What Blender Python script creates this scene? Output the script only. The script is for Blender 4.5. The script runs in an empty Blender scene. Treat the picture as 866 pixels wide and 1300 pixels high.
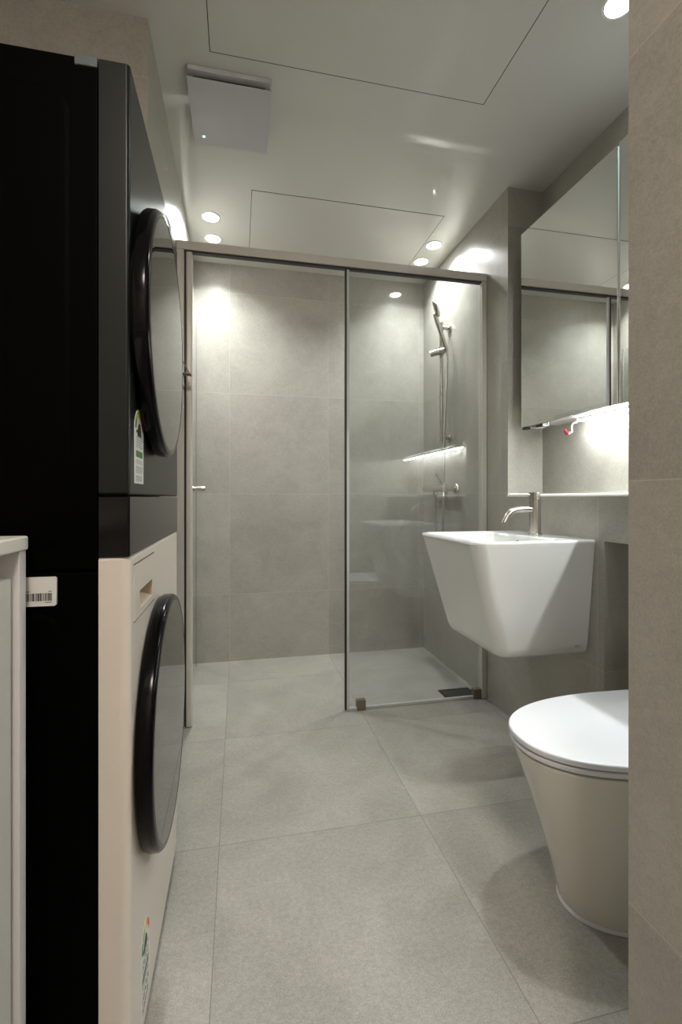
import bpy, bmesh, math, random
from mathutils import Vector, Matrix

random.seed(7)
sc = bpy.context.scene
COL = sc.collection

# ------------------------------------------------------------------ camera / exposure
cam_d = bpy.data.cameras.new('camera')
cam = bpy.data.objects.new('camera', cam_d)
COL.objects.link(cam)
cam.location = (0.0, 0.0, 0.976)
cam.rotation_euler = (math.radians(90), 0, math.radians(-12.26))
cam_d.sensor_fit = 'HORIZONTAL'
cam_d.sensor_width = 36.0
cam_d.lens = 598.0 / 866.0 * 36.0
cam_d.shift_y = -18.0 / 866.0
cam_d.clip_start = 0.02
sc.camera = cam

vs = sc.view_settings
sc.display_settings.display_device = 'sRGB'
vs.view_transform = 'Standard'
vs.look = 'None'
vs.exposure = 2.4
vs.gamma = 1.0
vs.use_curve_mapping = False

world = bpy.data.worlds.new('world')
sc.world = world
world.use_nodes = True
world.node_tree.nodes['Background'].inputs[0].default_value = (0.9, 0.95, 1, 1)
world.node_tree.nodes['Background'].inputs[1].default_value = 0.02

# power of the lamps (used by the lamp builders below)
DOWNLIGHT = 1.0      # watts of each beam
LENS = 5.0            # glow of the lens itself
DOWN_COL = (0.96, 1.0, 0.985)
STRIP = 30.0
HALL_FILL = 17.5  # glow of the fill lamp added behind the camera
HALL_FILL_COL = (1.0, 0.905, 0.81)


# ------------------------------------------------------------------ materials
def srgb(r, g, b):
    def f(c):
        c /= 255.0
        return c / 12.92 if c <= 0.04045 else ((c + 0.055) / 1.055) ** 2.4
    return (f(r), f(g), f(b), 1.0)


def mat(name, color, rough=0.5, metal=0.0, ior=1.5, spec=0.5, coat=0.0, bump=0.0, bscale=200.0, vary=0.0, vscale=20.0, aniso=None):
    m = bpy.data.materials.new(name)
    m.use_nodes = True
    nt = m.node_tree
    b = nt.nodes['Principled BSDF']
    b.inputs['Base Color'].default_value = color
    b.inputs['Roughness'].default_value = rough
    b.inputs['Metallic'].default_value = metal
    b.inputs['IOR'].default_value = ior
    b.inputs['Specular IOR Level'].default_value = spec
    b.inputs['Coat Weight'].default_value = coat
    b.inputs['Coat Roughness'].default_value = 0.03
    tc = nt.nodes.new('ShaderNodeTexCoord')
    if vary > 0:
        n = nt.nodes.new('ShaderNodeTexNoise')
        n.inputs['Scale'].default_value = vscale
        n.inputs['Detail'].default_value = 4
        nt.links.new(tc.outputs['Object'], n.inputs['Vector'])
        mx = nt.nodes.new('ShaderNodeMix'); mx.data_type = 'RGBA'
        mx.inputs[6].default_value = tuple(c * (1 - vary) for c in color[:3]) + (1,)
        mx.inputs[7].default_value = tuple(min(1, c * (1 + vary)) for c in color[:3]) + (1,)
        nt.links.new(n.outputs['Fac'], mx.inputs[0])
        nt.links.new(mx.outputs[2], b.inputs['Base Color'])
    if bump > 0:
        n = nt.nodes.new('ShaderNodeTexNoise')
        n.inputs['Scale'].default_value = bscale
        if aniso:
            mp = nt.nodes.new('ShaderNodeMapping')
            mp.inputs['Scale'].default_value = aniso
            nt.links.new(tc.outputs['Object'], mp.inputs['Vector'])
            nt.links.new(mp.outputs['Vector'], n.inputs['Vector'])
        else:
            nt.links.new(tc.outputs['Object'], n.inputs['Vector'])
        bp = nt.nodes.new('ShaderNodeBump')
        bp.inputs['Strength'].default_value = bump
        bp.inputs['Distance'].default_value = 0.001
        nt.links.new(n.outputs['Fac'], bp.inputs['Height'])
        nt.links.new(bp.outputs['Normal'], b.inputs['Normal'])
    return m


def emis(name, color, strength):
    m = bpy.data.materials.new(name)
    m.use_nodes = True
    nt = m.node_tree
    b = nt.nodes['Principled BSDF']
    b.inputs['Base Color'].default_value = (0.8, 0.8, 0.8, 1)
    b.inputs['Emission Color'].default_value = tuple(color) + (1,)
    b.inputs['Emission Strength'].default_value = strength
    return m


def glass(name, tint, ior=1.5):
    """thin clear pane: tinted see-through plus a Fresnel mirror reflection"""
    m = bpy.data.materials.new(name)
    m.use_nodes = True
    nt = m.node_tree
    nt.nodes.remove(nt.nodes['Principled BSDF'])
    out = nt.nodes['Material Output']
    tr = nt.nodes.new('ShaderNodeBsdfTransparent')
    tr.inputs[0].default_value = tint
    gl = nt.nodes.new('ShaderNodeBsdfGlossy')
    gl.inputs['Roughness'].default_value = 0.0
    gl.inputs['Color'].default_value = (1, 1, 1, 1)
    fr = nt.nodes.new('ShaderNodeFresnel')
    fr.inputs['IOR'].default_value = ior
    geo = nt.nodes.new('ShaderNodeNewGeometry')
    # a ray leaving the back of the slab sees the same air-glass reflectance
    ml = nt.nodes.new('ShaderNodeMix'); ml.data_type = 'FLOAT'
    ml.inputs[3].default_value = ((ior - 1) / (ior + 1)) ** 2
    nt.links.new(geo.outputs['Backfacing'], ml.inputs[0])
    nt.links.new(fr.outputs[0], ml.inputs[2])
    mx = nt.nodes.new('ShaderNodeMixShader')
    nt.links.new(ml.outputs[0], mx.inputs[0])
    nt.links.new(tr.outputs[0], mx.inputs[1])
    nt.links.new(gl.outputs[0], mx.inputs[2])
    nt.links.new(mx.outputs[0], out.inputs['Surface'])
    return m


def tile(name, c_lo, c_hi, grout, rough, off=(-0.053, 0.763, 1.0), bump=0.25, gw=0.0022, pitch=0.6, speck=0.10, gmix=0.7):
    """large stone-look porcelain tiles with thin joints, laid on the room's grid"""
    m = bpy.data.materials.new(name)
    m.use_nodes = True
    nt = m.node_tree
    N = nt.nodes.new
    L = nt.links.new
    b = nt.nodes['Principled BSDF']
    tc = N('ShaderNodeTexCoord')
    sep = N('ShaderNodeSeparateXYZ'); L(tc.outputs['Object'], sep.inputs[0])
    geo = N('ShaderNodeNewGeometry')
    sn = N('ShaderNodeSeparateXYZ'); L(geo.outputs['True Normal'], sn.inputs[0])

    def mth(op, a, bb=None, c=None):
        n = N('ShaderNodeMath'); n.operation = op
        for i, v in enumerate((a, bb, c)):
            if v is None:
                continue
            if isinstance(v, (int, float)):
                n.inputs[i].default_value = v
            else:
                L(v, n.inputs[i])
        return n.outputs[0]
    mask = None
    cells = []
    for ax in range(3):
        s = mth('ADD', sep.outputs[ax], 60.0 - off[ax] + pitch / 2)
        q = mth('DIVIDE', s, pitch)
        fr = mth('FRACT', q)
        d = mth('ABSOLUTE', mth('SUBTRACT', fr, 0.5))          # 0 on a joint
        line = mth('LESS_THAN', d, gw / 2 / pitch)
        na = mth('LESS_THAN', mth('ABSOLUTE', sn.outputs[ax]), 0.5)
        ln = mth('MULTIPLY', line, na)
        mask = ln if mask is None else mth('MAXIMUM', mask, ln)
        cells.append(mth('MULTIPLY', mth('FLOOR', mth('ADD', q, 0.5)), na))
    cell = N('ShaderNodeCombineXYZ')
    for i in range(3):
        L(cells[i], cell.inputs[i])
    wn = N('ShaderNodeTexWhiteNoise'); wn.noise_dimensions = '3D'
    L(cell.outputs[0], wn.inputs['Vector'])
    # cloudy stone, shifted from tile to tile
    sh = N('ShaderNodeVectorMath'); sh.operation = 'MULTIPLY_ADD'
    L(cell.outputs[0], sh.inputs[0]); sh.inputs[1].default_value = (3.7, 5.1, 2.3); L(tc.outputs['Object'], sh.inputs[2])
    n1 = N('ShaderNodeTexNoise'); n1.inputs['Scale'].default_value = 3.2; n1.inputs['Detail'].default_value = 7
    n1.inputs['Roughness'].default_value = 0.62; n1.inputs['Distortion'].default_value = 0.8
    L(sh.outputs[0], n1.inputs['Vector'])
    n2 = N('ShaderNodeTexNoise'); n2.inputs['Scale'].default_value = 95; n2.inputs['Detail'].default_value = 3
    L(tc.outputs['Object'], n2.inputs['Vector'])
    n3 = N('ShaderNodeTexNoise'); n3.inputs['Scale'].default_value = 310; n3.inputs['Detail'].default_value = 2
    L(tc.outputs['Object'], n3.inputs['Vector'])
    # faint drawn veins
    n4 = N('ShaderNodeTexNoise'); n4.inputs['Scale'].default_value = 2.2; n4.inputs['Detail'].default_value = 5; n4.inputs['Distortion'].default_value = 2.5
    L(sh.outputs[0], n4.inputs['Vector'])
    vein = mth('SUBTRACT', 1.0, mth('MULTIPLY', mth('ABSOLUTE', mth('SUBTRACT', n4.outputs['Fac'], 0.5)), 22.0))
    vein = mth('MULTIPLY', mth('MAXIMUM', vein, 0.0), 0.10)
    f = mth('MULTIPLY_ADD', mth('SUBTRACT', n1.outputs['Fac'], 0.5), 1.25, 0.5)
    f = mth('ADD', f, mth('MULTIPLY', mth('SUBTRACT', n2.outputs['Fac'], 0.5), speck * 6))
    f = mth('ADD', f, mth('MULTIPLY', mth('SUBTRACT', n3.outputs['Fac'], 0.5), speck * 11))
    f = mth('ADD', f, mth('MULTIPLY', mth('SUBTRACT', wn.outputs['Value'], 0.5), 0.22))
    f = mth('ADD', f, vein)
    f = mth('MINIMUM', mth('MAXIMUM', f, 0.0), 1.0)
    mx = N('ShaderNodeMix'); mx.data_type = 'RGBA'
    mx.inputs[6].default_value = c_lo; mx.inputs[7].default_value = c_hi
    L(f, mx.inputs[0])
    m2 = N('ShaderNodeMix'); m2.data_type = 'RGBA'
    L(mth('MULTIPLY', mask, gmix), m2.inputs[0]); L(mx.outputs[2], m2.inputs[6]); m2.inputs[7].default_value = grout
    L(m2.outputs[2], b.inputs['Base Color'])
    b.inputs['Roughness'].default_value = rough
    r = mth('MULTIPLY_ADD', n1.outputs['Fac'], 0.16, rough - 0.08)
    L(r, b.inputs['Roughness'])
    h = mth('SUBTRACT', mth('MULTIPLY_ADD', n2.outputs['Fac'], 0.4, mth('MULTIPLY', n3.outputs['Fac'], 0.4)), mth('MULTIPLY', mask, 1.5))
    bp = N('ShaderNodeBump'); bp.inputs['Strength'].default_value = bump; bp.inputs['Distance'].default_value = 0.001
    L(h, bp.inputs['Height']); L(bp.outputs[0], b.inputs['Normal'])
    return m


M = {}
M['wall'] = tile('stone_wall_tile', srgb(147, 143, 135), srgb(179, 175, 166), srgb(198, 194, 186), 0.33, bump=0.14, speck=0.10, gmix=0.5)
M['floor'] = tile('stone_floor_tile', srgb(130, 126, 119), srgb(168, 164, 156), srgb(102, 99, 93), 0.42, bump=0.25, speck=0.14)
M['ceil'] = mat('glossy_ceiling_panel', srgb(205, 204, 199), 0.07, bump=0.03, bscale=5)
M['joint'] = mat('dark_joint', srgb(60, 58, 55), 0.7)
M['hallwall'] = mat('hall_wallpaper', srgb(200, 192, 182), 0.8, bump=0.2, bscale=300)
M['white'] = mat('white_ceramic', srgb(226, 227, 225), 0.10, coat=0.3)
M['seat'] = mat('white_seat_plastic', srgb(218, 219, 223), 0.28)
M['bowl'] = mat('white_toilet_ceramic', srgb(218, 214, 203), 0.12, coat=0.3)
M['seal'] = mat('clear_sealant', srgb(205, 205, 212), 0.15)
M['nickel'] = mat('brushed_nickel', srgb(196, 191, 183), 0.25, 1.0, bump=0.08, bscale=60, aniso=(1, 1, 14))
M['frame'] = mat('satin_nickel_frame', srgb(203, 199, 191), 0.40, 0.3)
M['framedark'] = mat('dark_frame_part', srgb(38, 36, 34), 0.5)
M['clip'] = mat('bronze_clip', srgb(128, 116, 102), 0.4, 0.5)
M['glass'] = glass('clear_glass', (0.895, 0.91, 0.908, 1), 1.62)
M['glassd'] = glass('clear_glass_door', (0.965, 0.975, 0.97, 1))
M['edgeseal'] = mat('pale_edge_seal', srgb(190, 192, 190), 0.35)
M['mirroredge'] = mat('polished_mirror_edge', srgb(140, 150, 148), 0.25)
M['glassedge'] = mat('dull_glass_edge', srgb(128, 130, 126), 0.4)
M['mirror'] = mat('mirror_silver', (0.80, 0.82, 0.81, 1), 0.0, 1.0)
M['cabbody'] = mat('mirror_cabinet_body', srgb(150, 148, 144), 0.5)
M['black'] = mat('black_steel', (0.0007, 0.0007, 0.0007, 1), 0.55, spec=0.02)
M['blackp'] = mat('black_gloss_plastic', srgb(6, 6, 7), 0.16, spec=0.15)
M['green'] = mat('dark_green_steel', srgb(24, 28, 25), 0.32, spec=0.2, bump=0.02, bscale=500)
M['panel'] = mat('control_panel_gloss', srgb(11, 10, 10), 0.14, spec=0.3)
M['doorglass'] = mat('tinted_door_glass', srgb(10, 10, 10), 0.02, ior=2.3)
M['beige'] = mat('pale_beige_steel', srgb(208, 200, 189), 0.34)
M['beigein'] = mat('beige_recess', srgb(196, 180, 160), 0.5)
M['captrim'] = mat('grey_cap', srgb(88, 95, 98), 0.5, spec=0.2)
M['greytrim'] = mat('grey_trim', srgb(120, 128, 130), 0.4)
M['cabwhite'] = mat('white_laminate', srgb(196, 196, 190), 0.35)
M['cabside'] = mat('pale_grey_edge', srgb(214, 212, 212), 0.4)
M['counter'] = mat('pale_solid_surface', srgb(226, 224, 216), 0.30, vary=0.02)
M['sticker'] = mat('white_sticker', srgb(214, 214, 210), 0.4)
M['ink'] = mat('black_ink', srgb(60, 56, 54), 0.6)
M['inkgrey'] = mat('grey_ink', srgb(130, 130, 130), 0.6)
M['lgreen'] = mat('label_green', srgb(70, 120, 60), 0.5)
M['ldgreen'] = mat('label_dark_green', srgb(38, 66, 40), 0.5)
M['lyellow'] = mat('label_yellow', srgb(232, 215, 40), 0.5)
M['lorange'] = mat('label_orange', srgb(236, 140, 40), 0.5)
M['lred'] = mat('label_red', srgb(205, 60, 80), 0.5)
M['lime'] = mat('label_lime', srgb(150, 190, 60), 0.5)
M['mark'] = mat('panel_marks', srgb(78, 76, 72), 0.5)
M['fan'] = mat('white_fan_plastic', srgb(188, 188, 192), 0.35)
M['trimw'] = mat('white_edge_trim', srgb(240, 240, 236), 0.3)
M['drain'] = mat('drain_steel', srgb(88, 88, 86), 0.35, 1.0)
M['red'] = mat('red_tape', srgb(200, 40, 50), 0.5)
M['wire'] = mat('white_wire', srgb(225, 225, 225), 0.4)
M['chrome'] = mat('chrome', srgb(215, 215, 215), 0.08, 1.0)
M['ringw'] = mat('white_lamp_trim', srgb(235, 235, 235), 0.4)
M['lamp'] = emis('lamp_lens', DOWN_COL, LENS)
M['strip'] = emis('strip_light', (0.95, 1.0, 0.985), STRIP)
M['hall'] = emis('hall_fill_lens', HALL_FILL_COL, HALL_FILL)
M['led'] = emis('green_indicator', (0.15, 1.0, 0.55), 2.5)


# ------------------------------------------------------------------ mesh helpers
def bm_new():
    return bmesh.new()


def add_box(bm, x0, x1, y0, y1, z0, z1, bevel=0.0, seg=2):
    t = bmesh.new()
    bmesh.ops.create_cube(t, size=1.0)
    for v in t.verts:
        v.co = Vector(((x0 + x1) / 2 + v.co.x * (x1 - x0), (y0 + y1) / 2 + v.co.y * (y1 - y0), (z0 + z1) / 2 + v.co.z * (z1 - z0)))
    if bevel > 0:
        bmesh.ops.bevel(t, geom=t.edges[:], offset=bevel, segments=seg, profile=0.5, affect='EDGES', clamp_overlap=True)
    merge(bm, t)


def merge(bm, t):
    me = bpy.data.meshes.new('tmp')
    t.to_mesh(me); t.free()
    bm.from_mesh(me)
    bpy.data.meshes.remove(me)


def add_loft(bm, rings, cap0=True, cap1=True, closed=True):
    vr = [[bm.verts.new(p) for p in r] for r in rings]
    n = len(vr[0])
    for a, b in zip(vr[:-1], vr[1:]):
        for i in range(n if closed else n - 1):
            j = (i + 1) % n
            try:
                bm.faces.new((a[i], a[j], b[j], b[i]))
            except ValueError:
                pass
    if cap0:
        bm.faces.new(list(reversed(vr[0])))
    if cap1:
        bm.faces.new(vr[-1])


def add_tube(bm, pts, r, n=16, caps=True):
    pts = [Vector(p) for p in pts]
    rr = r if isinstance(r, (list, tuple)) else [r] * len(pts)
    rings = []
    up = None
    for i, p in enumerate(pts):
        if i == 0:
            t = pts[1] - pts[0]
        elif i == len(pts) - 1:
            t = pts[-1] - pts[-2]
        else:
            t = (pts[i + 1] - p).normalized() + (p - pts[i - 1]).normalized()
        t.normalize()
        if up is None:
            up = Vector((0, 0, 1)) if abs(t.z) < 0.9 else Vector((1, 0, 0))
        a = t.cross(up).normalized()
        up = a.cross(t).normalized()
        rings.append([p + (a * math.cos(2 * math.pi * k / n) + up * math.sin(2 * math.pi * k / n)) * rr[i] for k in range(n)])
    add_loft(bm, rings, caps, caps)


def add_lathe(bm, origin, axis, profile, n=48, cap0=True, cap1=True):
    """profile: list of (radius, distance along axis)"""
    o = Vector(origin); ax = Vector(axis).normalized()
    u = ax.orthogonal().normalized(); v = ax.cross(u)
    rings = [[o + ax * h + (u * math.cos(2 * math.pi * k / n) + v * math.sin(2 * math.pi * k / n)) * max(r, 1e-5) for k in range(n)] for r, h in profile]
    add_loft(bm, rings, cap0, cap1)


def smooth_path(pts, k=6):
    """Catmull-Rom through the points"""
    P = [Vector(p) for p in pts]
    P = [P[0] * 2 - P[1]] + P + [P[-1] * 2 - P[-2]]
    out = []
    for i in range(1, len(P) - 2):
        for s in range(k):
            t = s / k
            out.append(0.5 * ((2 * P[i]) + (P[i + 1] - P[i - 1]) * t + (2 * P[i - 1] - 5 * P[i] + 4 * P[i + 1] - P[i + 2]) * t * t
                              + (3 * P[i] - P[i - 1] - 3 * P[i + 1] + P[i + 2]) * t ** 3))
    out.append(P[-2])
    return out


def root_loc(o):
    v = Vector((0, 0, 0))
    while o is not None:
        v += o.location
        o = o.parent
    return v


def obj(name, bm, m, parent=None, loc=None, smooth=True, angle=35):
    """link the bmesh (given in room coordinates) as ONE object; origin at the parent's base, at loc, or at the room's origin"""
    off = root_loc(parent) if parent else (Vector(loc) if loc else Vector((0, 0, 0)))
    bmesh.ops.recalc_face_normals(bm, faces=bm.faces[:])
    for v in bm.verts:
        v.co -= off
    me = bpy.data.meshes.new(name)
    bm.to_mesh(me); bm.free()
    ms = m if isinstance(m, (list, tuple)) else [m]
    for x in ms:
        me.materials.append(x)
    o = bpy.data.objects.new(name, me)
    COL.objects.link(o)
    if parent:
        o.parent = parent
    elif loc:
        o.location = loc
    if smooth:
        for p in me.polygons:
            p.use_smooth = True
        try:
            me.set_sharp_from_angle(angle=math.radians(angle))
        except Exception:
            pass
        wn = o.modifiers.new('weighted', 'WEIGHTED_NORMAL')
        wn.keep_sharp = True
        wn.weight = 80
    return o


def thing(name, label, cat, loc, group=None):
    o = bpy.data.objects.new(name, None)
    o.empty_display_size = 0.05
    COL.objects.link(o)
    o.location = loc
    o['label'] = label; o['category'] = cat
    if group:
        o['group'] = group
    return o


def tag(o, label, cat, group=None):
    o['label'] = label; o['category'] = cat
    if group:
        o['group'] = group
    return o


def struct(name, bm, m, smooth=False):
    o = obj(name, bm, m, None, None, smooth)
    o['kind'] = 'structure'
    return o


def boxobj(name, m, parent, x0, x1, y0, y1, z0, z1, bevel=0.0, seg=2):
    b = bm_new(); add_box(b, x0, x1, y0, y1, z0, z1, bevel, seg)
    return obj(name, b, m, parent)


def rrect(x0, x1, y0, y1, r, n=8, z=0.0):
    """rounded rectangle, counter-clockwise; r may be (r at x0y0, x1y0, x1y1, x0y1)"""
    if not isinstance(r, (list, tuple)):
        r = (r,) * 4
    pts = []
    for (cx, cy, a0, q) in ((x0 + r[0], y0 + r[0], 180, r[0]), (x1 - r[1], y0 + r[1], 270, r[1]), (x1 - r[2], y1 - r[2], 0, r[2]), (x0 + r[3], y1 - r[3], 90, r[3])):
        for k in range(n + 1):
            a = math.radians(a0 + 90.0 * k / n)
            pts.append(Vector((cx + q * math.cos(a), cy + q * math.sin(a), z)))
    return pts


# ------------------------------------------------------------------ the room
HC = 2.37        # ceiling
XL = -0.258      # left wall by the shower
XR = 1.18        # right wall
XN = 1.355       # back of the recess
YB = 2.89        # back wall
YN = 1.905       # far cheek of the recess
YW = 1.46        # wall behind the laundry tower
ZL = 0.991       # ledge top

b = bm_new(); add_box(b, -1.0, 1.6, -1.4, 3.05, -0.12, 0.0)
struct('floor', b, M['floor'])
b = bm_new(); add_box(b, -1.0, 1.6, -1.4, 3.05, HC, HC + 0.1)
struct('ceiling', b, M['ceil'])
b = bm_new(); add_box(b, -1.0, 1.6, YB, YB + 0.12, 0, HC)
struct('wall_back', b, M['wall'])
b = bm_new(); add_box(b, -1.0, XL, YW, YB, 0, HC)
struct('wall_left', b, M['wall'])
b = bm_new(); add_box(b, -1.0, -0.87, -1.4, YW, 0, HC)
struct('wall_left_niche', b, M['wall'])
b = bm_new(); add_box(b, XR, 1.6, YN, YB, 0, HC)
struct('wall_right', b, M['wall'])
b = bm_new(); add_box(b, XN, 1.6, 0.569, YN, 0, HC)
struct('wall_right_recess', b, M['wall'])
b = bm_new()
add_box(b, XR, XN, 1.335, YN, 0, ZL - 0.004)
add_box(b, XR, XN, 0.569, 1.335, 0.832, ZL - 0.004)
struct('wall_right_ledge', b, M['wall'])
b = bm_new(); add_box(b, 0.543, 1.6, -1.4, 0.569, 0, HC)
struct('wall_right_entrance', b, M['wall'])
b = bm_new(); add_box(b, -0.87, 0.543, -1.4, -1.28, 0, HC)
struct('wall_front', b, M['hallwall'])
# ledge slab whose nosing shows as the thin white line
b = bm_new()
prof_ = [(XN, ZL - 0.004), (XN, ZL + 0.001), (XR + 0.004, ZL + 0.001)]
for k in range(0, 9):
    a = math.radians(90 + 90 * k / 8)
    prof_.append((XR + 0.004 + 0.0085 * math.cos(a), ZL - 0.0075 + 0.0085 * math.sin(a)))
prof_ += [(XR - 0.0045, ZL - 0.010), (XR, ZL - 0.010), (XR, ZL - 0.004)]
add_loft(b, [[Vector((p[0], y, p[1])) for p in prof_] for y in (0.569, YN)])
struct('trim_1', b, M['trimw'], True)


# ------------------------------------------------------------------ laundry tower
TX, TY0, TY1 = -0.166, 0.787, 1.372
tower = thing('laundry_tower', 'black stacked washer and dryer tower with dark green upper and pale beige lower front', 'washing machine', (-0.45, 1.09, 0))
# black casing, upper and lower, with pressed panels on the side
b = bm_new()
add_box(b, -0.80, -0.212, TY0 + 0.002, TY1 - 0.002, 0.866, 1.652, 0.004)


def pressed(bm, x0, x1, z0, z1, y):
    """raised rounded rectangle pressed into the side sheet"""
    rings = []
    for d, dy in ((0.0, 0.0), (0.004, 0.0016), (0.009, 0.0016)):
        rings.append([Vector((p.x, y - dy, p.y)) for p in rrect(x0 + d, x1 - d, z0 + d, z1 - d, 0.035 - d)])
    add_loft(bm, rings, False, True)


pressed(b, -0.76, -0.252, 0.90, 1.60, TY0 + 0.002)
obj('dryer_casing', b, M['black'], tower)
b = bm_new()
add_box(b, -0.80, -0.212, TY0 + 0.002, TY1 - 0.002, 0.022, 0.862, 0.004)
pressed(b, -0.76, -0.262, 0.06, 0.80, TY0 + 0.002)
obj('washer_casing', b, M['black'], tower)
boxobj('top_cover', M['captrim'], tower, -0.245, -0.2125, TY0, TY1, 1.638, 1.6545, 0.002)
for (fx, fy) in ((-0.25, TY0 + 0.06), (-0.25, TY1 - 0.06), (-0.75, TY0 + 0.06), (-0.75, TY1 - 0.06)):
    b = bm_new(); add_lathe(b, (fx, fy, 0.0), (0, 0, 1), [(0.022, 0), (0.024, 0.004), (0.02, 0.024)], 20)
    obj('levelling_foot', b, M['black'], tower)


def front_shell(z0, z1, m, name, r=0.006, rz=0.004):
    b = bm_new()
    rings = []
    for (z, ins) in ((z0, rz), (z0 + rz, 0), (z1 - rz, 0), (z1, rz)):
        rr = max(r - ins, 0.002)
        rings.append([Vector((p.x, p.y, z)) for p in rrect(-0.211, TX - ins, TY0 + ins, TY1 - ins, (0.001, rr, rr, 0.001))])
    add_loft(b, rings)
    return obj(name, b, m, tower)


front_shell(0.980, 1.655, M['green'], 'dryer_front')
front_shell(0.884, 0.978, M['panel'], 'control_panel', 0.004, 0.001)
lower = front_shell(0.028, 0.883, M['beige'], 'washer_front', 0.016, 0.004)
boxobj('toe_plate', M['black'], tower, -0.24, -0.185, TY0 + 0.01, TY1 - 0.01, 0.004, 0.028)
# touch marks of the control panel
for (yy, ln) in ((0.845, 0.004), (0.905, 0.012), (0.965, 0.010)):
    b = bm_new()
    for k in range(9):
        if (k * 7 + int(yy * 100)) % 3 == 0:
            continue
        z = 0.897 + k * 0.0085
        add_box(b, TX, TX + 0.0004, yy, yy + ln * 0.5, z, z + 0.0012)
    obj('panel_marking', b, M['mark'], tower, smooth=False)


def round_door(name, zc, r, yc):
    x0 = TX
    b = bm_new()
    add_lathe(b, (x0 - 0.004, yc, zc), (1, 0, 0), [(r - 0.020, 0), (r - 0.012, 0.004), (r - 0.003, 0.008), (r, 0.013), (r, 0.027), (r - 0.002, 0.031), (r - 0.0045, 0.0335), (r - 0.009, 0.0345), (r - 0.013, 0.0335)], 96)
    d = obj(name, b, M['blackp'], tower, angle=50)
    b = bm_new()
    add_lathe(b, (x0 + 0.0290, yc, zc), (1, 0, 0), [(r - 0.013, 0), (r - 0.013, 0.0012), (r - 0.03, 0.0016), (0.0, 0.0016)], 96, True, False)
    obj('door_window', b, M['doorglass'], d)
    b = bm_new()
    add_lathe(b, (x0 + 0.0285, yc, zc), (1, 0, 0), [(r - 0.0095, 0), (r - 0.0095, 0.0014), (r - 0.012, 0.0022), (r - 0.0133, 0.0014)], 96, True, True)
    obj('bezel_ring', b, M['blackp'], d)
    return d


round_door('dryer_door', 1.290, 0.231, 1.004)
round_door('washer_door', 0.528, 0.242, 1.046)
# detergent drawer with its recessed grip
y0, y1, z0, z1 = 0.818, 1.000, 0.775, 0.866
gy0, gy1, gz0, gz1 = 0.858, 0.978, 0.787, 0.818


def cut(o, x0, x1, y0, y1, z0, z1):
    # cut a real pocket into the sheet
    off = root_loc(o)
    t = bm_new(); add_box(t, x0, x1, y0, y1, z0, z1)
    for v in t.verts:
        v.co -= off
    me = bpy.data.meshes.new('pocket'); t.to_mesh(me); t.free()
    c = bpy.data.objects.new('pocket', me); COL.objects.link(c)
    c.location = off
    md = o.modifiers.new('pocket', 'BOOLEAN'); md.operation = 'DIFFERENCE'; md.object = c; md.solver = 'EXACT'
    bpy.context.view_layer.update()
    new = bpy.data.meshes.new_from_object(o.evaluated_get(bpy.context.evaluated_depsgraph_get()))
    o.modifiers.clear()
    o.data = new
    bpy.data.objects.remove(c)
    for p in new.polygons:
        p.use_smooth = True
    new.set_sharp_from_angle(angle=math.radians(35))
    wn = o.modifiers.new('weighted', 'WEIGHTED_NORMAL'); wn.keep_sharp = True; wn.weight = 80


cut(lower, TX - 0.0305, TX + 0.01, gy0 - 0.001, gy1 + 0.001, gz0 - 0.001, gz1 + 0.001)
drw = boxobj('detergent_drawer', M['beige'], tower, TX + 0.0002, TX + 0.0012, y0, y1, z0, z1)
cut(drw, TX - 0.01, TX + 0.01, gy0, gy1, gz0, gz1)
b = bm_new()
q = [(TX, gz0), (TX - 0.029, gz0 + 0.010), (TX - 0.029, gz1), (TX, gz1)]
w_ = 0.0008
for (p, r_) in ((q[0], q[1]), (q[1], q[2]), (q[2], q[3])):
    vv = [b.verts.new((p[0], gy0, p[1])), b.verts.new((p[0], gy1, p[1])), b.verts.new((r_[0], gy1, r_[1])), b.verts.new((r_[0], gy0, r_[1]))]
    b.faces.new(vv)
for y in (gy0, gy1):
    b.faces.new([b.verts.new((p[0], y, p[1])) for p in q])
bmesh.ops.remove_doubles(b, verts=b.verts[:], dist=1e-5)
obj('grip_recess', b, M['beigein'], drw, smooth=False)
b = bm_new()
add_box(b, TX, TX + 0.0006, y0 - 0.002, y1 + 0.002, z1 + 0.0005, z1 + 0.0022)
add_box(b, TX, TX + 0.0006, y0 - 0.002, y1 + 0.002, z0 - 0.0022, z0 - 0.0005)
obj('drawer_gap', b, M['joint'], drw, smooth=False)


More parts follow.
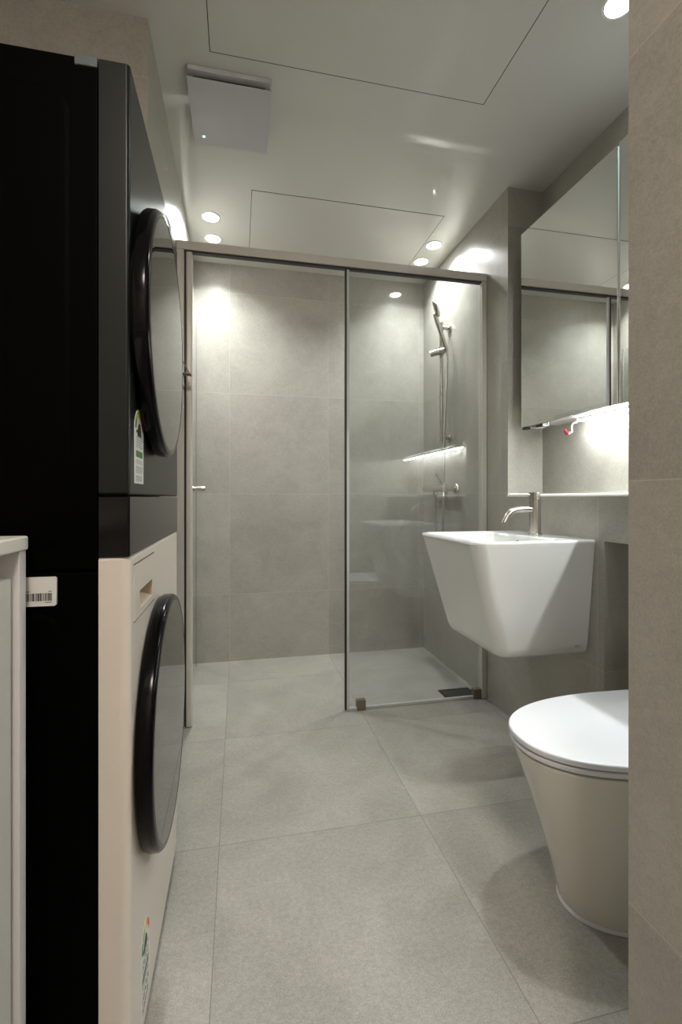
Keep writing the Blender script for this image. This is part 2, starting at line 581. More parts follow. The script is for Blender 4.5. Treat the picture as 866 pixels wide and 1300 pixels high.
def energy_label(name, y0, y1, z0, z1, label):
    """tall white sticker with a round top and a coloured arc"""
    w = y1 - y0; yc = (y0 + y1) / 2; ra = w / 2; zt = z1 - ra
    X = TX
    pts = [(y0, z0), (y1, z0), (y1, zt)] + [(yc + ra * math.cos(math.radians(a)), zt + ra * math.sin(math.radians(a))) for a in range(10, 180, 10)] + [(y0, zt)]
    b = bm_new()
    add_loft(b, [[Vector((X + d, p[0], p[1])) for p in pts] for d in (0.0, 0.0006)])
    root = obj(name, b, M['sticker'], tower, smooth=False)
    root['label'] = label
    cols = ['lred', 'lorange', 'lyellow', 'lime', 'lgreen']
    for k, c in enumerate(cols):
        b = bm_new()
        a0, a1 = 5 + k * 34, 5 + k * 34 + 32
        ring = []
        for a in range(9):
            an = math.radians(a0 + (a1 - a0) * a / 8)
            ring.append(((yc + ra * 0.92 * math.cos(an), zt + ra * 0.92 * math.sin(an)), (yc + ra * 0.66 * math.cos(an), zt + ra * 0.66 * math.sin(an))))
        for (p, q) in zip(ring[:-1], ring[1:]):
            vv = [b.verts.new((X + 0.0009, *t)) for t in (p[0], q[0], q[1], p[1])]
            b.faces.new(vv)
        bmesh.ops.remove_doubles(b, verts=b.verts[:], dist=1e-5)
        obj('arc_band', b, M[c], root, smooth=False)
    b = bm_new()
    n = 14
    vv = [b.verts.new((X + 0.0009, yc + ra * 0.42 * math.cos(math.pi * k / n), zt - ra * 0.25 + ra * 0.62 * math.sin(math.pi * k / n))) for k in range(n + 1)]
    b.faces.new(vv)
    add_box(b, X + 0.0006, X + 0.0009, yc - ra * 0.62, yc - ra * 0.30, zt - ra * 0.10, zt + ra * 0.02)
    obj('grade_emblem', b, M['ldgreen'], root, smooth=False)
    b = bm_new()
    H = zt - z0
    add_box(b, X + 0.0006, X + 0.0009, y0 + w * 0.14, y1 - w * 0.14, z0 + H * 0.50, z0 + H * 0.62)
    obj('green_box', b, M['lgreen'], root, smooth=False)
    rnd = random.Random(3)
    for (f0, f1, rows) in ((0.68, 0.90, 5), (0.38, 0.46, 2), (0.20, 0.33, 4), (0.04, 0.15, 4)):
        b = bm_new()
        for r_ in range(rows):
            z = z0 + H * (f0 + (f1 - f0) * (r_ + 0.2) / rows)
            yy = y0 + w * 0.14
            while yy < y1 - w * 0.2:
                l = w * rnd.uniform(0.05, 0.16)
                add_box(b, X + 0.0006, X + 0.0009, yy, min(yy + l, y1 - w * 0.12), z, z + H * 0.013)
                yy += l + w * 0.05
        obj('text_print', b, M['inkgrey'], root, smooth=False)
    return root


energy_label('dryer_sticker', 0.820, 0.893, 1.000, 1.125, 'white round-topped sticker with a rainbow arc on the dark green front')
energy_label('washer_sticker', 0.872, 0.950, 0.058, 0.208, 'white round-topped sticker with a rainbow arc low on the beige front')
# barcode sticker on the black side
b = bm_new()
pts = rrect(-0.365, -0.2685, 0.8135, 0.857, 0.0035, 4)
ys = TY0 - 0.0020
add_loft(b, [[Vector((p.x, yy, p.y)) for p in pts] for yy in (ys - 0.0005, TY0 + 0.002)])
bs = obj('barcode_sticker', b, M['sticker'], tower, smooth=False)
bs['label'] = 'white barcode sticker on the black side of the tower'
b = bm_new()
x = -0.360; rnd = random.Random(11)
while x < -0.2745:
    w = rnd.choice((0.0006, 0.0009, 0.0015, 0.002))
    add_box(b, x, x + w, ys - 0.0009, ys - 0.0004, 0.8215, 0.8330)
    x += w + rnd.choice((0.0006, 0.0008, 0.0013))
for (a, c, z) in ((-0.330, -0.306, 0.8350), (-0.279, -0.2745, 0.8350), (-0.33, -0.3105, 0.8515), (-0.284, -0.275, 0.8185)):
    xx = a
    while xx < c:
        add_box(b, xx, xx + 0.0011, ys - 0.0009, ys - 0.0004, z, z + 0.0013)
        xx += 0.0016
obj('barcode_print', b, M['ink'], bs, smooth=False)


# ------------------------------------------------------------------ near cabinet and worktop
cab = thing('base_cabinet', 'white handleless base cabinet beside the black side of the laundry tower', 'cabinet', (-0.55, 0.2, 0))
CY0, CY1 = -0.36, 0.760
boxobj('side_panel', M['cabside'], cab, -0.868, -0.2995, CY1 - 0.021, CY1, 0.0, 0.9005, 0.0012)
boxobj('side_panel', M['cabside'], cab, -0.868, -0.2995, CY0, CY0 + 0.018, 0.0, 0.9005, 0.0012)
boxobj('grip_rail', M['cabside'], cab, -0.345, -0.335, CY0 + 0.018, CY1 - 0.021, 0.80, 0.9005)
boxobj('carcass', M['cabside'], cab, -0.868, -0.345, CY0 + 0.018, CY1 - 0.021, 0.08, 0.9005)
boxobj('plinth', M['cabside'], cab, -0.36, -0.345, CY0 + 0.018, CY1 - 0.021, 0.0, 0.08)
boxobj('door', M['cabwhite'], cab, -0.3250, -0.3040, 0.190, CY1 - 0.035, 0.085, 0.866, 0.0015)
boxobj('door', M['cabwhite'], cab, -0.3250, -0.3040, CY0 + 0.03, 0.186, 0.085, 0.866, 0.0015)
b = bm_new()
add_box(b, -0.869, -0.2970, CY0 - 0.01, CY1 + 0.003, 0.9007, 0.9215, 0.0035, 3)
tag(obj('worktop', b, M['counter'], None, (-0.58, 0.2, 0.9007)), 'pale solid worktop slab lying on the white base cabinet', 'worktop')


# ------------------------------------------------------------------ shower screen
YS = 2.105
scr = thing('shower_screen', 'clear glass shower screen with satin nickel frame and hinged door standing open', 'shower screen', (0.48, YS, 0))
HZ = 2.064
b = bm_new(); add_box(b, XL + 0.001, XR - 0.001, YS - 0.020, YS + 0.020, HZ - 0.036, HZ, 0.0015)
obj('header_rail', b, M['frame'], scr)
boxobj('header_dark_strip', M['framedark'], scr, XL + 0.004, XR - 0.022, YS - 0.012, YS + 0.012, HZ - 0.043, HZ - 0.036)  # dark strip along the underside of the header rail
boxobj('wall_channel', M['frame'], scr, XL + 0.001, -0.226, YS - 0.018, YS + 0.018, 0.001, HZ - 0.036, 0.0015)
boxobj('wall_channel', M['frame'], scr, XR - 0.026, XR - 0.001, YS - 0.018, YS + 0.018, 0.001, HZ - 0.036, 0.0015)
boxobj('channel_gap_strip', M['framedark'], scr, -0.226, -0.2195, YS - 0.008, YS + 0.008, 0.004, HZ - 0.036)  # dark strip standing for the gap between wall channel and door stile
FX0 = 0.4815
b = bm_new(); add_box(b, FX0 + 0.014, XR - 0.026, YS - 0.004, YS + 0.004, 0.014, HZ - 0.040)
obj('fixed_pane', b, M['glass'], scr, smooth=False)
boxobj('edge_gasket', M['framedark'], scr, FX0 - 0.006, FX0 + 0.002, YS - 0.006, YS + 0.010, 0.006, HZ - 0.043)
boxobj('edge_seal', M['edgeseal'], scr, FX0 + 0.002, FX0 + 0.014, YS - 0.005, YS + 0.005, 0.006, HZ - 0.043, 0.001)
boxobj('bottom_seal', M['edgeseal'], scr, FX0 + 0.014, XR - 0.026, YS - 0.006, YS + 0.006, 0.0005, 0.0135, 0.001)
boxobj('floor_clip', M['clip'], scr, 0.530, 0.572, YS - 0.014, YS + 0.014, 0.0005, 0.047, 0.002)
boxobj('floor_clip', M['clip'], scr, XR - 0.066, XR - 0.0265, YS - 0.014, YS + 0.014, 0.0005, 0.047, 0.002)
# door: hinge stile, leaf swung into the shower along the left wall
b = bm_new()
add_loft(b, [[Vector((p.x, p.y, z)) for p in rrect(-0.2190, -0.1935, YS - 0.014, YS + 0.014, 0.007, 6)] for z in (0.004, HZ - 0.043)])
door = obj('door_stile', b, M['frame'], scr)
A = Vector((-0.2075, YS + 0.014)); B = Vector((-0.2395, 2.795))
dv = (B - A).normalized(); nv = Vector((-dv.y, dv.x)) * 0.004
b = bm_new()
quad = [A + nv, A - nv, B - nv, B + nv]
add_loft(b, [[Vector((p.x, p.y, z)) for p in quad] for z in (0.016, HZ - 0.055)])
obj('door_pane', b, M['glassd'], door, smooth=False)
b = bm_new()
q2 = [B + nv * 1.4 - dv * 0.004, B - nv * 1.4 - dv * 0.004, B - nv * 1.4 + dv * 0.006, B + nv * 1.4 + dv * 0.006]
add_loft(b, [[Vector((p.x, p.y, z)) for p in q2] for z in (0.016, HZ - 0.055)])
obj('door_edge_seal', b, M['glassedge'], door, smooth=False)
H = A + dv * 0.60
b = bm_new()
add_lathe(b, (H.x + 0.005, H.y, 1.027), (1, 0, 0), [(0.011, 0), (0.011, 0.008), (0.013, 0.009), (0.0135, 0.047), (0.0125, 0.049), (0.0, 0.049)], 24, True, False)
add_lathe(b, (H.x - 0.005, H.y, 1.027), (-1, 0, 0), [(0.013, 0), (0.013, 0.011), (0.0, 0.012)], 24, True, False)
obj('door_handle', b, M['nickel'], door)
# folded metal robe hook on the left wall in front of the screen
b = bm_new()
def strip(bm, pts, y0, y1):
    """sheet bent along pts (x,z), with thickness"""
    t = 0.0035
    P = [Vector((p[0], p[1])) for p in pts]
    up = []
    for i, p in enumerate(P):
        d = (P[min(i + 1, len(P) - 1)] - P[max(i - 1, 0)]).normalized()
        up.append(p + Vector((-d.y, d.x)) * t)
    poly = P + up[::-1]
    add_loft(bm, [[Vector((p.x, y, p.y)) for p in poly] for y in (y0, y1)])
strip(b, [(XL + 0.0005, 1.478), (-0.187, 1.470)], 1.965, 2.005)
strip(b, [(-0.187, 1.470), (-0.222, 1.530), (XL + 0.0005, 1.560)], 1.965, 2.005)
add_box(b, XL + 0.0002, XL + 0.004, 1.962, 2.008, 1.462, 1.575, 0.001)
tag(obj('robe_hook', b, M['clip'], None, (XL, 1.985, 1.47), smooth=False), 'small folded bronze hook on the left wall beside the open shower door', 'hook')


# ------------------------------------------------------------------ shower fittings on the right wall
RY = 2.500
rail = thing('slide_rail', 'vertical brushed nickel slide rail on the right shower wall', 'shower rail', (XR, RY, 1.30))
b = bm_new(); add_lathe(b, (XR - 0.052, RY, 1.288), (0, 0, 1), [(0.009, 0), (0.0105, 0.002), (0.0105, 0.688), (0.009, 0.69)], 24)
obj('rail_tube', b, M['nickel'], rail)
for z in (1.945, 1.318):
    b = bm_new()
    add_lathe(b, (XR - 0.001, RY, z), (-1, 0, 0), [(0.023, 0), (0.023, 0.008), (0.021, 0.010), (0.011, 0.011), (0.011, 0.044)], 28)
    obj('wall_bracket', b, M['nickel'], rail)
b = bm_new()
add_tube(b, [(XR - 0.030, RY - 0.022, 1.815), (XR - 0.115, RY + 0.012, 1.792)], 0.017, 20)
add_lathe(b, (XR - 0.052, RY, 1.79), (0, 0, 1), [(0.017, 0), (0.019, 0.004), (0.019, 0.036), (0.017, 0.04)], 24)
obj('slider_holder', b, M['nickel'], rail)

hs_pts = smooth_path([(XR - 0.040, RY - 0.045, 1.800), (XR - 0.052, RY - 0.045, 1.835), (XR - 0.075, RY - 0.045, 1.900), (XR - 0.098, RY - 0.045, 1.965), (XR - 0.108, RY - 0.045, 2.000)], 5)
hs = thing('hand_shower', 'slim nickel hand shower held by the slide rail', 'shower head', (XR - 0.04, RY - 0.045, 1.80))
b = bm_new(); add_tube(b, hs_pts, [0.0105 + 0.0035 * i / (len(hs_pts) - 1) for i in range(len(hs_pts))], 18)
obj('handle', b, M['nickel'], hs)
b = bm_new()
ax = Vector((-0.86, 0.40, -0.30)).normalized()
add_lathe(b, (XR - 0.098, RY - 0.045, 2.032), ax, [(0.010, -0.014), (0.034, -0.010), (0.047, -0.002), (0.050, 0.006), (0.048, 0.012), (0.044, 0.013)], 36)
head = obj('spray_head', b, M['nickel'], hs)
b = bm_new()
add_lathe(b, Vector((XR - 0.098, RY - 0.045, 2.032)) + ax * 0.0125, ax, [(0.043, 0), (0.043, 0.0015), (0.0, 0.0025)], 36, True, False)
obj('spray_plate', b, M['greytrim'], head)

mix = thing('shower_mixer', 'wall-mounted nickel shower mixer tap with a rod lever', 'tap', (XR, 2.48, 1.02))
MX, MZ = XR - 0.085, 1.030
b = bm_new(); add_lathe(b, (MX, 2.655, MZ), (0, -1, 0), [(0.018, 0), (0.0205, 0.003), (0.0205, 0.235), (0.018, 0.238)], 32)
obj('mixer_body', b, M['nickel'], mix)
for y in (2.410, 2.545):
    b = bm_new(); add_lathe(b, (XR - 0.001, y, MZ - 0.003), (-1, 0, 0), [(0.030, 0), (0.030, 0.006), (0.026, 0.012), (0.015, 0.014), (0.015, 0.078)], 28)
    obj('wall_inlet', b, M['nickel'], mix)
b = bm_new(); add_lathe(b, (MX, 2.416, MZ), (0, -1, 0), [(0.022, 0), (0.0235, 0.002), (0.0235, 0.045), (0.021, 0.048), (0.0, 0.0485)], 32, True, False)
knob = obj('lever_knob', b, M['nickel'], mix)
b = bm_new(); add_tube(b, [(MX - 0.012, 2.392, MZ + 0.014), (MX - 0.050, 2.392, MZ + 0.076)], [0.0062, 0.0055], 14)
obj('lever', b, M['nickel'], knob)
b = bm_new(); add_lathe(b, (MX, 2.505, MZ - 0.018), (0, 0, -1), [(0.013, 0), (0.013, 0.018), (0.010, 0.020), (0.010, 0.030)], 20)
obj('hose_outlet', b, M['nickel'], mix)

hp = smooth_path([(XR - 0.040, RY - 0.045, 1.802), (XR - 0.037, RY - 0.046, 1.76), (XR - 0.042, RY - 0.050, 1.60), (XR - 0.055, RY - 0.06, 1.42), (XR - 0.075, RY - 0.09, 1.22),
                  (XR - 0.107, RY - 0.150, 0.98), (XR - 0.112, RY - 0.150, 0.80), (XR - 0.108, RY - 0.13, 0.66), (XR - 0.095, RY - 0.06, 0.58), (XR - 0.087, RY - 0.01, 0.62), (XR - 0.085, RY + 0.003, 0.80), (MX, 2.505, MZ - 0.040), (MX, 2.505, MZ - 0.0505)], 8)
b = bm_new(); add_tube(b, hp, 0.0068, 12)
tag(obj('shower_hose', b, M['chrome'], None, (XR - 0.04, RY - 0.045, 1.80)), 'thin metal shower hose hanging from the hand shower', 'hose')

dn = thing('floor_drain', 'dark rectangular floor drain inside the shower by the glass corner', 'drain', (1.07, 2.185, 0))
b = bm_new()
dx0, dx1, dy0, dy1 = 0.985, 1.150, 2.135, 2.225
for (a, c, d, e) in ((dx0, dx1, dy0, dy0 + 0.008), (dx0, dx1, dy1 - 0.008, dy1), (dx0, dx0 + 0.008, dy0, dy1), (dx1 - 0.008, dx1, dy0, dy1)):
    add_box(b, a, c, d, e, 0.0, 0.004)
obj('drain_frame', b, M['drain'], dn, smooth=False)
boxobj('drain_cover', M['drain'], dn, dx0 + 0.011, dx1 - 0.011, dy0 + 0.011, dy1 - 0.011, 0.0005, 0.003, 0.0008)
boxobj('drain_well', M['joint'], dn, dx0 + 0.004, dx1 - 0.004, dy0 + 0.004, dy1 - 0.004, 0.0, 0.0008)


# ------------------------------------------------------------------ washbasin
RZ = 0.834
BX0, BX1, BY0, BY1 = 0.732, XR - 0.001, 1.372, 1.845
basin = thing('wash_basin', 'white tapered wall-hung washbasin under the mirror cabinet', 'basin', (BX1, 1.60, 0.44))
b = bm_new()
bot = (0.846, BX1, 1.412, 1.822)
R4 = lambda r: (r, 0.004, 0.004, r)
rings = []
zb = 0.431
def lerp(a, c, t): return a + (c - a) * t
prof = [(0.0, 0.030), (0.006, 0.012), (0.018, 0.003), (0.04, 0.0)]
for dz, ins in prof:
    t = dz / (RZ - zb)
    rings.append([Vector((p.x, p.y, zb + dz)) for p in rrect(lerp(bot[0], BX0, t) + ins, BX1, lerp(bot[2], BY0, t) + ins, lerp(bot[3], BY1, t) - ins, R4(0.045), 10)])
for t in (0.3, 0.5, 0.7, 0.85, 0.95):
    rr = lerp(0.045, 0.042, t)
    rings.append([Vector((p.x, p.y, zb + (RZ - zb) * t)) for p in rrect(lerp(bot[0], BX0, t), BX1, lerp(bot[2], BY0, t), lerp(bot[3], BY1, t), R4(rr), 10)])
for dz, ins in ((-0.010, 0.0), (-0.004, 0.0012), (-0.001, 0.004), (0.0, 0.008)):
    rings.append([Vector((p.x, p.y, RZ + dz)) for p in rrect(BX0 + ins, BX1, BY0 + ins, BY1 - ins, R4(0.042 - ins * 0.5), 10)])
# inner bowl
IX1 = BX1 - 0.125
for dz, ins, rr in ((0.0, 0.013, 0.04), (-0.003, 0.018, 0.04), (-0.012, 0.024, 0.045), (-0.05, 0.045, 0.05), (-0.09, 0.075, 0.05), (-0.105, 0.11, 0.04), (-0.110, 0.15, 0.02)):
    x1 = IX1 - (ins - 0.013) * 0.8
    rings.append([Vector((p.x, p.y, RZ + dz)) for p in rrect(BX0 + ins, x1, BY0 + ins, BY1 - ins, rr, 10)])
add_loft(b, rings)
obj('basin_body', b, M['white'], basin, angle=40)
b = bm_new(); add_lathe(b, (0.90, 1.603, RZ - 0.1095), (0, 0, 1), [(0.030, 0), (0.030, 0.004), (0.026, 0.006), (0.0, 0.007)], 28, True, False)
obj('waste_plug', b, M['chrome'], basin)
b = bm_new(); add_lathe(b, (IX1 - 0.021, 1.603, RZ - 0.028), (-1, 0, 0.35), [(0.010, 0), (0.010, 0.003), (0.0065, 0.004)], 20)
obj('overflow_hole', b, M['chrome'], basin)
# small grey maker's mark low on the side
b = bm_new()
for (xa, xb, za, zb2) in ((0, .004, 0, .0018), (.0045, .0075, .0006, .002), (.008, .0105, .001, .0026), (.011, .014, .002, .003), (.0, .003, -.005, -.0042), (.005, .008, -.0052, -.0044), (.010, .0125, -.0045, -.0038)):
    t = (0.462 - zb) / (RZ - zb)
    yy = lerp(bot[2], BY0, t)
    add_box(b, 1.128 + xa * 1.6, 1.128 + xb * 1.6, yy - 0.0018, yy + 0.002, 0.468 + za, 0.468 + zb2)
obj('maker_mark', b, M['inkgrey'], basin, smooth=False)

FXX, FYY = XR - 0.066, 1.612
tap = thing('basin_tap', 'brushed nickel basin tap with thin lever on the washbasin rim', 'tap', (FXX, FYY, RZ))
b = bm_new(); add_lathe(b, (FXX, FYY, RZ + 0.0002), (0, 0, 1), [(0.0255, 0), (0.0255, 0.004), (0.0225, 0.0055), (0.0218, 0.007), (0.0218, 0.136), (0.0208, 0.137), (0.0208, 0.1385)], 40)
obj('tap_body', b, M['nickel'], tap)
b = bm_new(); add_lathe(b, (FXX, FYY, RZ + 0.1385), (0, 0, 1), [(0.0208, 0), (0.0222, 0.001), (0.0222, 0.024), (0.0212, 0.025), (0.0, 0.0252)], 40, True, False)
cap = obj('lever_cap', b, M['nickel'], tap)
b = bm_new(); add_tube(b, [(FXX - 0.018, FYY, RZ + 0.154), (FXX - 0.108, FYY, RZ + 0.155)], 0.0036, 14)
obj('lever', b, M['nickel'], cap)
sp = smooth_path([(FXX - 0.012, FYY, RZ + 0.098), (FXX - 0.06, FYY, RZ + 0.098), (FXX - 0.090, FYY, RZ + 0.094), (FXX - 0.112, FYY, RZ + 0.080), (FXX - 0.126, FYY, RZ + 0.056), (FXX - 0.131, FYY, RZ + 0.046)], 6)
b = bm_new(); add_tube(b, sp, 0.0122, 20)
spo = obj('spout', b, M['nickel'], tap)
b = bm_new(); add_lathe(b, sp[-1], (sp[-1] - sp[-2]), [(0.0092, 0), (0.0092, 0.0012), (0.0, 0.0014)], 20, True, False)
obj('aerator', b, M['drain'], spo)


# ------------------------------------------------------------------ toilet
toi = thing('toilet', 'white floor-standing toilet with closed flat lid beside the entrance wall', 'toilet', (1.0, 0.985, 0))
TYC = 0.985


def d_ring(xf, xb, hw, z, n=40, e=2.25, nose=0.40):
    """D-shaped outline: blunt rounded front, straight sides, squared back"""
    pts = []
    xm = xf + nose
    for k in range(n + 1):
        a = math.pi / 2 + math.pi * k / n
        c, s = math.cos(a), math.sin(a)
        x = xm - (xm - xf) * abs(c) ** (2 / e)
        y = TYC + hw * (abs(s) ** (2 / e)) * (1 if s > 0 else -1)
        pts.append(Vector((x, y, z)))
    pts.append(Vector((xb, TYC - hw * 0.96, z)))
    pts.append(Vector((xb, TYC + hw * 0.96, z)))
    return pts


b = bm_new()
xb = XN - 0.003
lv = [(0.002, 0.768, 0.128, 0.30), (0.012, 0.762, 0.131, 0.30), (0.05, 0.752, 0.135, 0.31), (0.12, 0.734, 0.143, 0.32), (0.20, 0.709, 0.154, 0.33), (0.28, 0.682, 0.166, 0.335), (0.34, 0.660, 0.174, 0.34), (0.375, 0.647, 0.179, 0.34), (0.383, 0.646, 0.1795, 0.34), (0.386, 0.650, 0.177, 0.34)]
add_loft(b, [d_ring(xf, xb, hw, z, nose=ns) for z, xf, hw, ns in lv])
obj('bowl', b, M['bowl'], toi, angle=50)


def slab(z0, z1, xf, hw, m, name, par, dome=0.0):
    b = bm_new()
    rs = [(z0, 0.004), (z0 + 0.002, 0.0005), (z0 + 0.004, 0.0), (z1 - 0.004, 0.0), (z1 - 0.0015, 0.0012), (z1, 0.004)]
    rings = [d_ring(xf + i, 1.13, hw - i, z, nose=0.34) for z, i in rs]
    if dome:
        rings += [d_ring(xf + i, 1.13 - i * .3, hw - i, z1 + dome * (1 - (1 - i / hw) ** 2) , nose=0.34 - i * 0.6) for i in (0.03, 0.08, 0.14)]
    add_loft(b, rings)
    return obj(name, b, m, par, angle=40)


slab(0.3892, 0.4022, 0.640, 0.181, M['seat'], 'seat', toi)
slab(0.4052, 0.4200, 0.637, 0.1835, M['seat'], 'lid', toi, dome=0.0015)
b = bm_new(); add_box(b, 1.135, XN - 0.003, TYC - 0.17, TYC + 0.17, 0.384, 0.430, 0.008, 3)
obj('rear_deck', b, M['bowl'], toi)
b = bm_new(); add_lathe(b, (1.132, TYC - 0.13, 0.413), (0, 1, 0), [(0.008, 0), (0.009, 0.002), (0.009, 0.258), (0.008, 0.26)], 20)
obj('lid_hinge', b, M['seat'], toi)
b = bm_new()
r1 = d_ring(0.759, xb, 0.1325, 0.0005, nose=0.30); r2 = d_ring(0.7585, xb, 0.1328, 0.0022, nose=0.30); r3 = d_ring(0.763, xb, 0.1312, 0.009, nose=0.30)
add_loft(b, [r1, r2, r3], False, False)
obj('sealant_bead', b, M['seal'], toi)


# ------------------------------------------------------------------ mirror cabinet
mc = thing('mirror_cabinet', 'two-door mirror wall cabinet above the washbasin', 'cabinet', (XN, 1.2, 1.27))
MZ0, MZ1, MY0, MY1 = 1.278, 2.104, 0.585, 1.812
MF = 1.186
boxobj('cabinet_body', M['cabbody'], mc, MF + 0.0285, XN - 0.001, MY0, MY1 - 0.012, MZ0 + 0.012, MZ1 - 0.012)
for (y0, y1, dx, dz) in ((1.288, MY1, 0.0, 0.0), (MY0, 1.2855, 0.006, 0.010)):
    d = boxobj('mirror_door', M['mirroredge'], mc, MF + 0.0035 + dx, MF + 0.0205 + dx, y0, y1, MZ0, MZ1 + dz)
    boxobj('mirror_face', M['mirror'], d, MF + dx, MF + 0.0034 + dx, y0, y1, MZ0 - 0.001, MZ1 + 0.001 + dz)
b = bm_new()
add_box(b, MF + 0.002, MF + 0.024, MY1 - 0.030, MY1 - 0.004, MZ0 - 0.012, MZ0 - 0.001, 0.001)
obj('door_bumper', b, M['framedark'], mc)
b = bm_new()
add_box(b, XR + 0.030, XR + 0.062, 1.70, 1.745, MZ0 - 0.010, MZ0 + 0.012, 0.001)
obj('hinge_plate', b, M['drain'], mc)

ul = thing('cabinet_light', 'bright white strip light under the mirror cabinet', 'light', (XN - 0.05, 1.2, MZ0))
LX0, LX1, LY0, LY1 = XN - 0.055, XN - 0.040, 0.62, 1.60
boxobj('light_channel', M['trimw'], ul, LX0, LX1, LY0 - 0.004, LY1 + 0.004, MZ0 + 0.002, MZ0 + 0.0118)
boxobj('light_diffuser', M['strip'], ul, LX0, LX1, LY0, LY1, MZ0 - 0.003, MZ0 + 0.002, 0.001)
wr = thing('loose_cable', 'short white cable with red tape dangling under the mirror cabinet', 'cable', (1.29, 1.62, MZ0))
wp = smooth_path([(1.302, 1.610, MZ0 + 0.0115), (1.300, 1.612, MZ0 - 0.004), (1.290, 1.622, MZ0 - 0.008), (1.288, 1.628, MZ0 - 0.022), (1.293, 1.632, MZ0 - 0.038), (1.285, 1.640, MZ0 - 0.046)], 6)
b = bm_new(); add_tube(b, wp, 0.0032, 10)
obj('cable_sheath', b, M['wire'], wr)
b = bm_new(); add_tube(b, [wp[-1], wp[-1] + Vector((-0.004, 0.010, 0.003)), wp[-1] + Vector((-0.003, 0.018, 0.012)), wp[-1] + Vector((0.000, 0.020, 0.018))], [0.0062, 0.0068, 0.0062, 0.005], 12)
obj('tape_wrap', b, M['red'], wr)
wr2 = smooth_path([(1.200, 1.775, MZ0 + 0.010), (1.202, 1.765, MZ0 - 0.006), (1.210, 1.745, MZ0 - 0.011), (1.225, 1.715, MZ0 - 0.011), (1.232, 1.700, MZ0 - 0.004), (1.234, 1.695, MZ0 + 0.0115)], 6)
b = bm_new(); add_tube(b, wr2, 0.0028, 10)
tag(obj('white_cable', b, M['wire'], None, (1.21, 1.745, MZ0)), 'thin white cable looping below the far corner of the mirror cabinet', 'cable')


# ------------------------------------------------------------------ ceiling fittings
def joint_panel(name, x0, x1, y0, y1, label):
    """flush ceiling panel framed by a thin open joint"""
    root = thing(name, label, 'ceiling panel', ((x0 + x1) / 2, (y0 + y1) / 2, HC))
    boxobj('panel_sheet', M['ceil'], root, x0 + 0.002, x1 - 0.002, y0 + 0.002, y1 - 0.002, HC - 0.0012, HC - 0.0001)
    g = 0.0026
    b = bm_new()
    for (a, c, d, e) in ((x0 - g / 2, x1 + g / 2, y0 - g / 2, y0 + g / 2), (x0 - g / 2, x1 + g / 2, y1 - g / 2, y1 + g / 2), (x0 - g / 2, x0 + g / 2, y0, y1), (x1 - g / 2, x1 + g / 2, y0, y1)):
        add_box(b, a, c, d, e, HC - 0.0006, HC - 0.0001)
    obj('panel_joint', b, M['joint'], root, smooth=False)


joint_panel('access_panel', -0.088, 0.848, 0.62, 1.524, 'large flush white ceiling access panel nearest the camera')
joint_panel('access_panel', 0.058, 0.995, 2.170, 2.720, 'flush white ceiling access panel above the shower screen')

fan = thing('ventilation_fan', 'square white ceiling ventilation fan with a green indicator light', 'fan', (-0.03, 1.73, HC))
FX = (-0.166, 0.108, 1.592, 1.885)
boxobj('fan_base', M['fan'], fan, FX[0] + 0.004, FX[1], FX[2] - 0.012, FX[3] - 0.01, HC - 0.016, HC - 0.0002, 0.003)
boxobj('fan_neck', M['joint'], fan, FX[0] + 0.02, FX[1] - 0.02, FX[2] + 0.012, FX[3] - 0.03, HC - 0.030, HC - 0.016)
cov = boxobj('fan_cover', M['fan'], fan, FX[0], FX[1], FX[2], FX[3], HC - 0.034, HC - 0.030, 0.0018)
b = bm_new(); add_lathe(b, (-0.128, 1.842, HC - 0.034), (0, 0, -1), [(0.0038, 0), (0.0038, 0.0006), (0.0, 0.001)], 16, True, False)
obj('indicator_light', b, M['led'], cov)

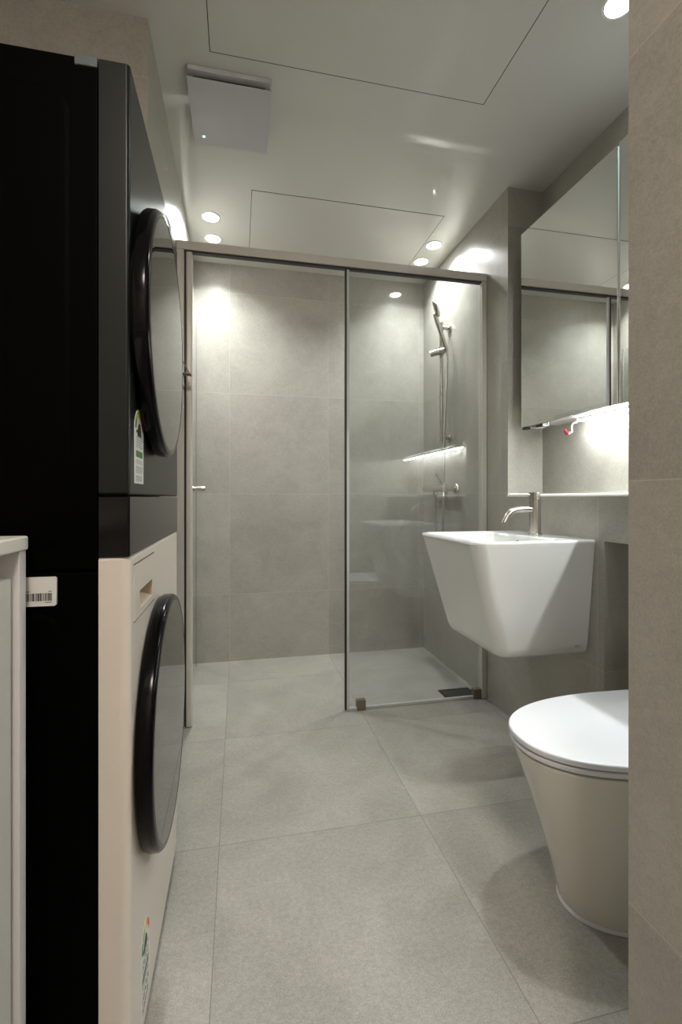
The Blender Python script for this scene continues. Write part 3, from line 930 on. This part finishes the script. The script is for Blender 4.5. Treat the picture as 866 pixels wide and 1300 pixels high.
DL = [(-0.135, 2.42, 'recessed downlight near the left shower wall, the nearer of the two there'),
      (-0.135, 2.62, 'recessed downlight near the left shower wall, the one closer to the back wall'),
      (1.052, 2.43, 'recessed downlight near the right shower wall, the nearer of the two there'),
      (1.052, 2.615, 'recessed downlight near the right shower wall, the one closer to the back wall'),
      (1.050, 1.130, 'recessed ceiling downlight over the toilet by the entrance wall')]


def make_downlight(x, y, label):
    d = thing('ceiling_downlight', label, 'light', (x, y, HC), 'recessed ceiling downlights')
    b = bm_new()
    add_lathe(b, (x, y, HC - 0.0002), (0, 0, -1), [(0.046, 0), (0.046, 0.002), (0.042, 0.004), (0.0385, 0.0035), (0.0385, 0.001)], 40, True, False)
    obj('trim_ring', b, M['ringw'], d)
    b = bm_new()
    add_lathe(b, (x, y, HC - 0.0012), (0, 0, -1), [(0.038, 0), (0.038, 0.001), (0.0, 0.0022)], 40, True, False)
    obj('lamp_lens', b, M['lamp'], d)
    ld = bpy.data.lights.new('lamp_beam', 'AREA')
    ld.shape = 'DISK'; ld.size = 0.070; ld.spread = math.radians(128)
    ld.energy = DOWNLIGHT; ld.color = DOWN_COL
    lo = bpy.data.objects.new('lamp_beam', ld); COL.objects.link(lo)
    lo.parent = d; lo.location = (0, 0, -0.0045)
    return d


proto = make_downlight(*DL[0])
for (x, y, lab) in DL[1:]:
    c = proto.copy(); COL.objects.link(c)
    c.location = (x, y, HC); c['label'] = lab
    for ch in proto.children:
        k = ch.copy(); COL.objects.link(k); k.parent = c
# unseen ceiling lamp added behind the camera as warm fill light
hl = thing('hall_fill_lamp', 'round white ceiling lamp added unseen behind the camera as fill light', 'light', (0.02, -0.62, HC))
b = bm_new(); add_lathe(b, (0.02, -0.62, HC - 0.0002), (0, 0, -1), [(0.20, 0), (0.20, 0.02), (0.19, 0.03)], 48)
obj('lamp_housing', b, M['ringw'], hl)
b = bm_new(); add_lathe(b, (0.02, -0.62, HC - 0.0305), (0, 0, -1), [(0.185, 0), (0.18, 0.02), (0.12, 0.032), (0.0, 0.036)], 48, True, False)
obj('lamp_diffuser', b, M['hall'], hl)
